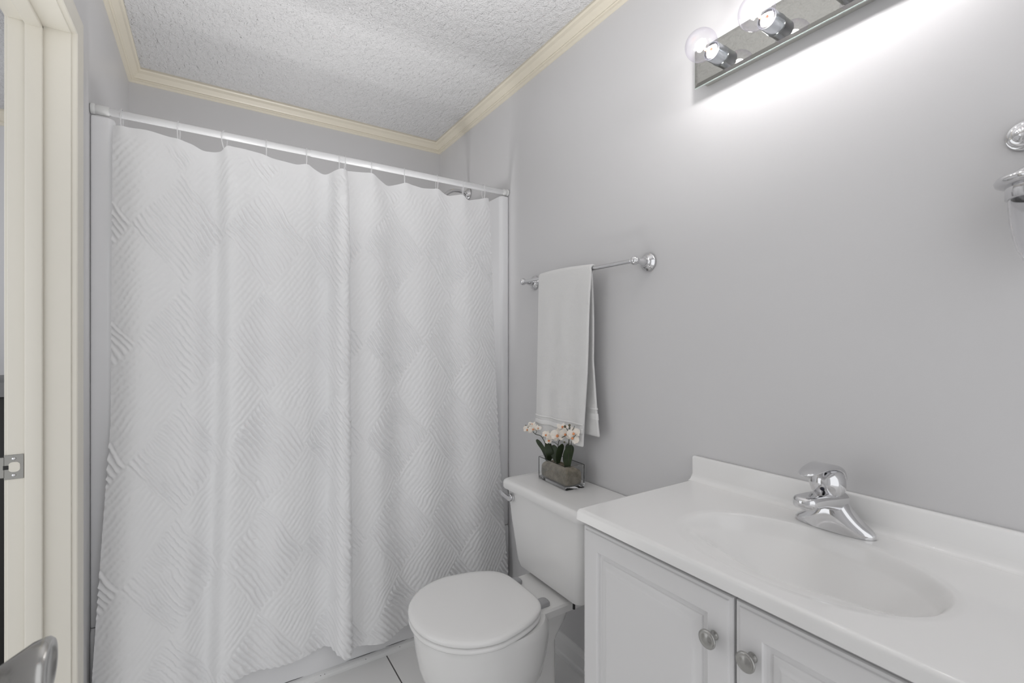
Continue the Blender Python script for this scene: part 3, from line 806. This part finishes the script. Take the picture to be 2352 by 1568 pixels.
dr = lathe('drain', [(0, 0.002), (0.010, 0.003), (0.017, 0.0015), (0.021, 0.003), (0.0235, 0.002), (0.0235, -0.004), (0, -0.004)], (0.985, 0.455, dz + 0.002), (0.10, 0, 1), M['chrome'], vt)
dr['label'] = 'chrome drain'

# ================================================================== FAUCET
FX, FY, FZ = 1.136, 0.4755, CT + 0.0005
fa = empty('faucet', (FX, FY, FZ), 'chrome single lever bathroom faucet on the white sink top', 'faucet')
def fprof(y):
    """(half depth in x, height) of the base along its length"""
    s = abs(y) / 0.0775
    end = math.sqrt(max(0, 1 - s ** 4.0))
    hw = (0.0270 + 0.002 * math.cos(PI * s)) * end
    h = (0.0155 + 0.068 * math.exp(-(abs(y) / 0.0405) ** 1.7)) * (0.25 + 0.75 * end)
    return hw, h
rings = []
NYF = 61
for k in range(NYF):
    s = -1 + 2 * k / (NYF - 1); yy = 0.0775 * math.sin(s * PI / 2) * 0.9995
    hw, h = fprof(yy); hw = max(hw, 0.0006)
    ring = []
    for a in range(24):
        an = PI * a / 23
        cx, sn = math.cos(an), math.sin(an)
        ring.append((FX + 0.002 + hw * math.copysign(abs(cx) ** 0.62, cx) * (1 - 0.14 * sn * min(1, h / 0.08)), FY + yy, FZ + h * sn ** 0.62))
    rings.append(ring)
v, f = loft_vf(rings); link('base', v, f, M['chrome'], fa, smooth=True, angle=70)
# spout: from the body out over the basin
rings = []
for s in np.linspace(0, 1, 22):
    x = FX + 0.016 - s * 0.152
    zt = FZ + 0.0795 + 0.0105 * min(1, s * 1.15)
    th = 0.046 - 0.021 * min(1, s * 1.6)
    hw = 0.0255 - 0.0035 * s
    e = math.sqrt(max(0.0, 1 - max(0, (s - 0.90) / 0.10) ** 2)) if s > 0.90 else 1.0
    hw *= 0.35 + 0.65 * e; zt -= 0.006 * (1 - e); th *= 0.55 + 0.45 * e
    rings.append([(x, FY + a, zt - th / 2 + b) for a, b in rrect(0, 0, hw, th / 2, min(hw, th / 2) * 0.72, 6)])
loft('spout', rings, M['chrome'], fa, angle=70)
lathe('aerator', [(0, 0), (0.0125, 0), (0.0125, 0.011), (0.0112, 0.0135), (0.009, 0.0138), (0.009, 0.010), (0, 0.010)], (FX - 0.114, FY, FZ + 0.0755), (0, 0, -1), M['chrome'], fa, n=28)
# handle: ball with a lever sweeping up and forward
HX, HZc = FX - 0.026, FZ + 0.1035
ha = lathe('handle', [(0, -0.0335), (0.016, -0.0320), (0.0245, -0.026), (0.0310, -0.016), (0.0335, -0.004), (0.0332, 0.008), (0.0300, 0.018), (0.0230, 0.027), (0.012, 0.0325), (0, 0.034)], (HX, FY, HZc), (-0.18, 0, 1), M['chrome'], fa, n=40)
lathe('collar', [(0, -0.006), (0.022, -0.006), (0.0235, 0.004), (0.0215, 0.014), (0.018, 0.020), (0, 0.02)], (FX - 0.018, FY, FZ + 0.066), (-0.15, 0, 1), M['chrome'], fa, n=36)
pth = catmull([(HX + 0.0345, HZc - 0.012), (HX + 0.0330, HZc + 0.010), (HX + 0.020, HZc + 0.0290), (HX - 0.004, HZc + 0.0385), (HX - 0.036, HZc + 0.0410), (HX - 0.070, HZc + 0.0375), (HX - 0.104, HZc + 0.0295)], 6)
rings = []
for i, p in enumerate(pth):
    s = i / (len(pth) - 1)
    a = pth[min(i + 1, len(pth) - 1)] - pth[max(i - 1, 0)]; a = a / np.hypot(*a)
    nrm = np.array([a[1], -a[0]])
    if nrm[1] < 0 and s > 0.3: nrm = -nrm
    hw = np.interp(s, [0, 0.15, 0.35, 0.6, 0.85, 0.95, 1.0], [0.016, 0.0265, 0.028, 0.0225, 0.0185, 0.014, 0.004])
    th = np.interp(s, [0, 0.3, 0.6, 0.9, 1.0], [0.003, 0.0055, 0.0055, 0.0045, 0.002])
    ring = []
    for u, v_ in rrect(0, 0, hw, th, min(hw, th) * 0.9, 5):
        dome = -0.010 * (u / 0.028) ** 2 * (1 - 0.7 * s)
        ring.append((p[0] + nrm[0] * (v_ + dome), FY + u, p[1] + nrm[1] * (v_ + dome)))
    rings.append(ring)
loft('lever', rings, M['chrome'], ha, angle=70)
o = lathe('temperature_dot', [(0, -0.001), (0.0042, -0.001), (0.0042, 0.0012), (0.0030, 0.0022), (0, 0.0024)], (HX - 0.0318, FY - 0.004, HZc - 0.008), (-1, -0.12, -0.22), M['dot'], ha, n=20)
o['label'] = 'dark blue temperature dot'

# ================================================================== VANITY LIGHT
LY0, LY1, LZ0, LZ1 = 0.238, 0.846, 2.012, 2.118
vl = empty('vanity_light', (XA, (LY0 + LY1) / 2, (LZ0 + LZ1) / 2), 'mirrored bar light with round bulbs high on the grey wall', 'wall light')
box('backplate', XA - 0.0345, XA - 0.0005, LY0 + 0.014, LY1 - 0.014, LZ0 + 0.010, LZ1 - 0.010, M['fixture'], vl, bevel=0.003)
steps = [(0.0, 0.0), (0.0, 0.0042), (0.0008, 0.0050), (0.0095, 0.0063), (0.010, 0.0064)]
MXB = XA - 0.0350
rings = [[(MXB - d, LY0 + i, LZ0 + i), (MXB - d, LY1 - i, LZ0 + i), (MXB - d, LY1 - i, LZ1 - i), (MXB - d, LY0 + i, LZ1 - i)] for i, d in steps]
mp = link('mirror_panel', *loft_vf(rings), M['mirror'], vl)
mp['label'] = 'bevelled mirror panel'
er = [[(MXB - d, LY0 - e, LZ0 - e), (MXB - d, LY1 + e, LZ0 - e), (MXB - d, LY1 + e, LZ1 + e), (MXB - d, LY0 - e, LZ1 + e)] for e, d in ((-0.0002, 0.0002), (0.0006, 0.0004), (0.0006, 0.0040), (-0.0002, 0.0044))]
link('glass_edge', *loft_vf(er, cap=False), M['mirror_edge'], mp)
for yy in (LY1 - 0.085, LY0 + 0.18):
    lathe('screw', [(0.0042, 0), (0.0042, 0.0016), (0.003, 0.0026), (0, 0.003)], (XA - 0.022, yy, LZ0 + 0.0105), (0, 0, -1), M['chrome'], vl, n=18)
def socket_and_bulb(yy):
    sx = MXB - 0.0063
    s_ = lathe('socket', [(0, 0), (0.0248, 0), (0.0248, 0.004), (0.0240, 0.005), (0.0238, 0.040), (0.0228, 0.0415), (0.0212, 0.0415), (0.0205, 0.030), (0, 0.030)], (sx, yy, BULB_Z), (-1, 0, 0), M['steel'], vl, n=40)
    b = lathe('bulb', [(0.0135, 0.0), (0.0150, 0.006), (0.0200, 0.013), (0.0285, 0.021)] +
              [(0.0405 * math.sin(a), 0.0495 - 0.0405 * math.cos(a)) for a in np.linspace(0.80, PI - 0.12, 22)] + [(0, 0.090)],
              (sx - 0.0355, yy, BULB_Z), (-1, 0, 0), M['bulb'], vl, n=48, angle=80)
    b['label'] = 'clear round light bulb'
    lathe('bulb_base', [(0, -0.022), (0.0128, -0.022), (0.0175, -0.002), (0.0178, 0.003), (0.0155, 0.0075), (0.0105, 0.009), (0.0095, 0.011), (0.0085, 0.018), (0, 0.018)], (sx - 0.0335, yy, BULB_Z), (-1, 0, 0), M['bulb_base'], b, n=32)
    mb_ = MB()
    for dy, dz in ((0.0065, 0.002), (-0.0065, -0.002)):
        mb_.add(*lathe_vf([(0, 0), (0.0035, 0.0), (0.0035, 0.008), (0, 0.009)], (sx - 0.0505, yy + dy, BULB_Z + dz), (-1, 0, 0), 12))
    mb_.build('heating_element', M['element'], b, smooth=True)
    lathe('lit_filament', [(0, -0.013), (0.008, -0.010), (0.0125, 0.0), (0.008, 0.010), (0, 0.013)], (BULB_X, yy, BULB_Z), (-1, 0, 0), M['led'], b, n=20, angle=80)
for yy in BULB_Y: socket_and_bulb(yy)

# ================================================================== WALL HOLDER at the right edge of the view
wh = empty('wall_holder', (XA, 0.2, 1.648), 'chrome wall holder with a hanging clear glass at the right edge of the wall', 'wall holder')
lathe('wall_rosette', [(0, 0), (0.0255, 0), (0.0262, 0.003), (0.0250, 0.0062), (0.0215, 0.0070), (0.0195, 0.0088), (0.0205, 0.0100), (0.0190, 0.0125), (0.0155, 0.0130), (0.0130, 0.0145), (0.0138, 0.0160), (0.0115, 0.0190), (0.0075, 0.0195), (0.0055, 0.022), (0.006, 0.024), (0, 0.026)],
      (XA - 0.0005, 0.2015, 1.648), (-1, 0, 0), M['chrome'], wh, n=48)
HCX, HCY = 1.140, 0.170
tube('arm', catmull([(XA - 0.016, 0.199, 1.648), (XA - 0.026, 0.186, 1.654), (HCX + 0.012, 0.171, 1.653), (HCX, HCY, 1.635), (HCX, HCY, 1.560)], 8), 0.0055, M['chrome'], wh, n=14)
lathe('holder_ring', [(0.030, -0.008), (0.050, -0.0075), (0.0565, -0.004), (0.0585, 0.001), (0.0560, 0.006), (0.049, 0.0085), (0.040, 0.009), (0.038, 0.0135), (0.031, 0.0190), (0.018, 0.0235), (0.010, 0.0245), (0, 0.0245)], (HCX, HCY, 1.5515), (0, 0, 1), M['chrome'], wh, n=64)
lathe('collar', [(0.030, 0.0), (0.0445, 0.0), (0.0450, -0.001), (0.0450, -0.0215), (0.0440, -0.0225), (0.038, -0.0225), (0.038, -0.002), (0.030, -0.002)], (HCX, HCY, 1.5445), (0, 0, 1), M['chrome'], wh, n=64)
prof = [(0.0415, 0.0), (0.0412, -0.018), (0.0395, -0.040), (0.0362, -0.064), (0.0310, -0.086), (0.0235, -0.104), (0.013, -0.115), (0.0, -0.118)]
inn = [(max(0, r - 0.0028) if r > 0 else 0, h + (0.0 if h > -0.1 else 0.004)) for r, h in reversed(prof)]
lathe('glass_cup', prof[::-1] + inn[::-1], (HCX, HCY, 1.5235), (0, 0, 1), M['jar'], wh, n=64, angle=80)

# ================================================================== ORCHID ON THE TANK
VX, VYc, VZ = 1.114, 1.388, 0.7512
rot = math.radians(-4.0)
cr, sr = math.cos(rot), math.sin(rot)
def vloc(a, b): return (VX + a * cr - b * sr, VYc + a * sr + b * cr)      # a across (x), b along the vase (y)
va = empty('glass_planter', (VX, VYc, VZ), 'clear rectangular glass planter box standing on the toilet tank lid', 'planter')
hx, hy, vh, wt = 0.0425, 0.0935, 0.0845, 0.0042
def vring(ax, by, r, z): return [(*vloc(a, b), z) for a, b in rrect(0, 0, ax, by, r, 4)]
rings = [vring(hx - 0.002, hy - 0.002, 0.003, VZ), vring(hx, hy, 0.004, VZ + 0.002), vring(hx, hy, 0.004, VZ + vh - 0.0012), vring(hx - 0.0012, hy - 0.0012, 0.003, VZ + vh),
         vring(hx - wt + 0.0012, hy - wt + 0.0012, 0.003, VZ + vh), vring(hx - wt, hy - wt, 0.003, VZ + vh - 0.0012), vring(hx - wt, hy - wt, 0.005, VZ + 0.0105), vring(hx - wt - 0.003, hy - wt - 0.003, 0.004, VZ + 0.0095)]
loft('glass_box', rings, M['vase'], va, angle=30)

orc = empty('artificial_orchid', (VX, VYc, VZ + 0.0115), 'cream orchid with dark green leaves and brown moss in the glass planter', 'plant')
rings = []
for k, (z, e) in enumerate([(0.0, 0.004), (0.005, 0.001), (0.018, 0.0005), (0.032, 0.001), (0.042, 0.002), (0.050, 0.005), (0.055, 0.011), (0.057, 0.022)]):
    rg = []
    for a, b in rrect(0, 0, hx - wt - 0.002 - min(e, 0.030), hy - wt - 0.003 - e * 1.1, 0.010, 6):
        n_ = mnoise.noise(Vector((a * 60, b * 60, z * 60))) * 0.0022
        rr = math.hypot(a, b) + 1e-6
        s_ = 1 - max(0, (n_ + 0.0012)) / rr if k < 6 else 1 + n_ / rr
        rg.append((*vloc(a * s_, b * s_), VZ + 0.0118 + z + (mnoise.noise(Vector((a * 90, b * 90, 5))) * 0.003 if k > 4 else 0)))
    rings.append(rg)
ms_ = loft('moss', rings, M['moss'], orc, angle=80)
ms_['label'] = 'brown moss'
def leaf(pts, width, xo, twist, lean):
    c = catmull([(VX + xo + lean * i / (len(pts) - 1), y, z) for i, (y, z) in enumerate(pts)], 7)
    n = len(c); V, F = [], []
    for i, p in enumerate(c):
        s = i / (n - 1)
        hw = 1.2 * width * (0.42 + 0.58 * math.sin(min(1, s / 0.62) * PI / 2)) * (math.sqrt(max(0, 1 - max(0, (s - 0.62) / 0.38) ** 2.2)) if s > 0.62 else 1) + 0.0004
        tx, ty = math.sin(twist - 0.75), math.cos(twist - 0.75)
        for u in (-1, -0.6, 0, 0.6, 1):
            fold = 0.0045 * abs(u) ** 1.3 * (1 - 0.4 * s)
            V.append((p[0] + tx * u * hw - fold * ty, p[1] + ty * u * hw, p[2]))
    for i in range(n - 1):
        for k in range(4): F.append((i * 5 + k, i * 5 + k + 1, (i + 1) * 5 + k + 1, (i + 1) * 5 + k))
    me = bpy.data.meshes.new('leaf'); me.from_pydata([tuple(v) for v in V], [], F); me.materials.append(M['leaf'])
    for p in me.polygons: p.use_smooth = True
    o = bpy.data.objects.new('leaf', me); COL.objects.link(o)
    o.parent = orc; o.matrix_parent_inverse = Matrix.Translation(orc.location).inverted()
    so = o.modifiers.new('thick', 'SOLIDIFY'); so.thickness = 0.0014; so.offset = 0
    sb = o.modifiers.new('soft', 'SUBSURF'); sb.levels = 1; sb.render_levels = 1
    return o
LV = [([(1.4654, 0.815), (1.4861, 0.852), (1.512, 0.874), (1.530, 0.891)], 0.0110, 0.000, 0.30, -0.006), ([(1.4680, 0.815), (1.4760, 0.855), (1.490, 0.890)], 0.0120, 0.008, -0.2, 0.008),
      ([(1.4560, 0.817), (1.4420, 0.849), (1.4555, 0.886)], 0.0130, -0.004, -0.35, -0.010), ([(1.4100, 0.817), (1.4330, 0.853), (1.4385, 0.884)], 0.0150, 0.004, 0.2, 0.004),
      ([(1.4010, 0.817), (1.3905, 0.860), (1.3690, 0.903)], 0.0115, -0.002, -0.45, -0.006), ([(1.3570, 0.817), (1.3555, 0.862), (1.3655, 0.901)], 0.0110, 0.006, 0.35, 0.012),
      ([(1.3390, 0.814), (1.3325, 0.862), (1.3080, 0.9115)], 0.0155, -0.006, -0.25, -0.010)]
for a in LV: leaf(*a)
STM = [([(0, 1.4688, 0.815), (-0.002, 1.4791, 0.8704), (-0.004, 1.5072, 0.9052), (-0.006, 1.5469, 0.9092), (-0.008, 1.5806, 0.9282), (-0.010, 1.6113, 0.9290)], 0.0014),
       ([(0, 1.4055, 0.815), (0.002, 1.4023, 0.889), (-0.002, 1.3895, 0.9154), (-0.006, 1.3534, 0.9350)], 0.0014),
       ([(0, 1.3397, 0.815), (0, 1.3397, 0.8929), (-0.004, 1.3336, 0.9407), (-0.006, 1.3291, 0.9755)], 0.0016),
       ([(0.006, 1.3246, 0.880), (0.004, 1.3240, 0.915), (0.0, 1.3140, 0.9330), (-0.002, 1.2980, 0.9467)], 0.0011),
       ([(-0.004, 1.3331, 0.9500), (-0.004, 1.3127, 0.9635), (-0.004, 1.3039, 0.9783)], 0.0010),
       ([(-0.004, 1.3337, 0.9480), (-0.004, 1.3480, 0.9600), (-0.004, 1.3550, 0.9676)], 0.0010),
       ([(0.0, 1.5000, 0.9000), (0.004, 1.4900, 0.9120), (0.0, 1.4757, 0.9150)], 0.0010),
       ([(-0.004, 1.5480, 0.9092), (-0.003, 1.5400, 0.9200), (0.0, 1.5543, 0.9290)], 0.0009),
       ([(0.0, 1.4023, 0.889), (0.0, 1.420, 0.896), (0.0, 1.445, 0.8960)], 0.0010)]
def lean(x, y, z):
    k = min(1, max(0, (z - 0.862) / 0.045)); f_ = 1 - 0.0185 * k
    return x * f_, y * f_, 1.285 + (z - 1.285) * f_
for pts, r in STM: tube('stem', catmull([lean(VX + min(a, -0.002), b, c) for a, b, c in pts], 6), r, M['stem'], orc, n=8)
for y, z, r in ((1.6113, 0.9320, 0.0042), (1.5806, 0.9420, 0.0036), (1.355, 0.9686, 0.0050), (1.3291, 0.9774, 0.0046), (1.3581, 0.9101, 0.0036)):
    lathe('bud', [(0, -r), (r * 0.55, -r * 0.82), (r * 0.95, -r * 0.25), (r, r * 0.2), (r * 0.7, r * 0.75), (0, r * 1.15)], lean(VX - 0.007, y, z), (random.uniform(-0.5, 0), random.uniform(-0.5, 0.5), 0.8), M['bud'], orc, n=16, angle=80)
def flower(y, z, xo, sz, facing, roll):
    d = Vector(facing).normalized(); a = Vector((0, 0, 1)); u = d.cross(a).normalized(); v = u.cross(d).normalized()
    u, v = u * math.cos(roll) + v * math.sin(roll), v * math.cos(roll) - u * math.sin(roll)
    c = Vector(lean(VX + min(xo, -0.002), y, z)); mb_ = MB()
    for k, (ang, L, W, back) in enumerate([(PI / 2, 0.95, 0.36, 0.0), (PI / 2 + 2.1, 0.9, 0.34, -0.02), (PI / 2 - 2.1, 0.9, 0.34, -0.02), (0.15, 1.0, 0.62, 0.05), (PI - 0.15, 1.0, 0.62, 0.05)]):
        e = u * math.cos(ang) + v * math.sin(ang); s_ = d.cross(e)
        V, F = [], []; NL, NW = 7, 5
        for i in range(NL):
            t_ = i / (NL - 1); hw = W * sz * math.sin(PI * (0.10 + 0.86 * t_)) ** 0.7
            for j in range(NW):
                w_ = -1 + 2 * j / (NW - 1)
                cup = 0.22 * t_ * t_ - 0.10 * w_ * w_ * math.sin(PI * t_) + back + 0.05 * math.sin(9 * t_ + 3 * w_ + k)
                V.append(c + e * (L * sz * t_) + s_ * (hw * w_) + d * (cup * sz * (1 if k < 3 else 0.8)))
        for i in range(NL - 1):
            for j in range(NW - 1): F.append((i * NW + j, i * NW + j + 1, (i + 1) * NW + j + 1, (i + 1) * NW + j))
        mb_.add(V, F)
    me = bpy.data.meshes.new('flower'); me.from_pydata([tuple(p) for p in mb_.v], [], mb_.f); me.materials.append(M['petal'])
    for p in me.polygons: p.use_smooth = True
    o = bpy.data.objects.new('flower', me); COL.objects.link(o); o.parent = orc
    o.matrix_parent_inverse = Matrix.Translation(orc.location).inverted()
    so = o.modifiers.new('thick', 'SOLIDIFY'); so.thickness = 0.0007; so.offset = 0
    sb = o.modifiers.new('soft', 'SUBSURF'); sb.levels = 1; sb.render_levels = 1
    r = sz * 0.17
    V1, F1 = lathe_vf([(0, 0), (r, 0.1 * sz), (r * 1.1, 0.22 * sz), (r * 0.5, 0.38 * sz), (0, 0.42 * sz)], c, d - v * 0.5, 12)
    lp = link('flower_lip', V1, F1, M['lip'], o, smooth=True, angle=80)
    return o
FLW = [(1.5935, 0.9200, -0.010, 0.0165, (-0.75, -0.35, 0.15), 0.2), (1.5600, 0.9275, -0.008, 0.0170, (-0.5, -0.85, 0.1), -0.3), (1.5730, 0.9420, 0.004, 0.0150, (-0.3, -0.3, 0.8), 0.5),
       (1.4757, 0.9160, -0.002, 0.0165, (-0.8, -0.2, 0.45), 0.3), (1.4300, 0.9150, -0.004, 0.0175, (-0.6, -0.7, 0.3), 0.1), (1.4470, 0.8990, -0.008, 0.0180, (-0.7, 0.1, 0.5), -0.2),
       (1.3940, 0.9300, -0.010, 0.0235, (-0.8, -0.45, 0.1), 0.05), (1.3575, 0.9400, -0.002, 0.0190, (-0.7, -0.6, 0.0), 0.3), (1.3130, 0.9500, 0.006, 0.0200, (-0.5, -0.8, 0.15), -0.2),
       (1.3760, 0.9620, 0.008, 0.0180, (-0.2, -0.4, 0.8), 0.4), (1.3160, 0.9330, 0.016, 0.0200, (-0.5, -0.6, 0.0), 0.7), (1.5330, 0.9340, 0.014, 0.0120, (-0.2, -0.7, 0.5), 0.0)]
for y, z, xo, sz, fc, rl in FLW: flower(y, z, xo, sz * 1.22, fc, rl)
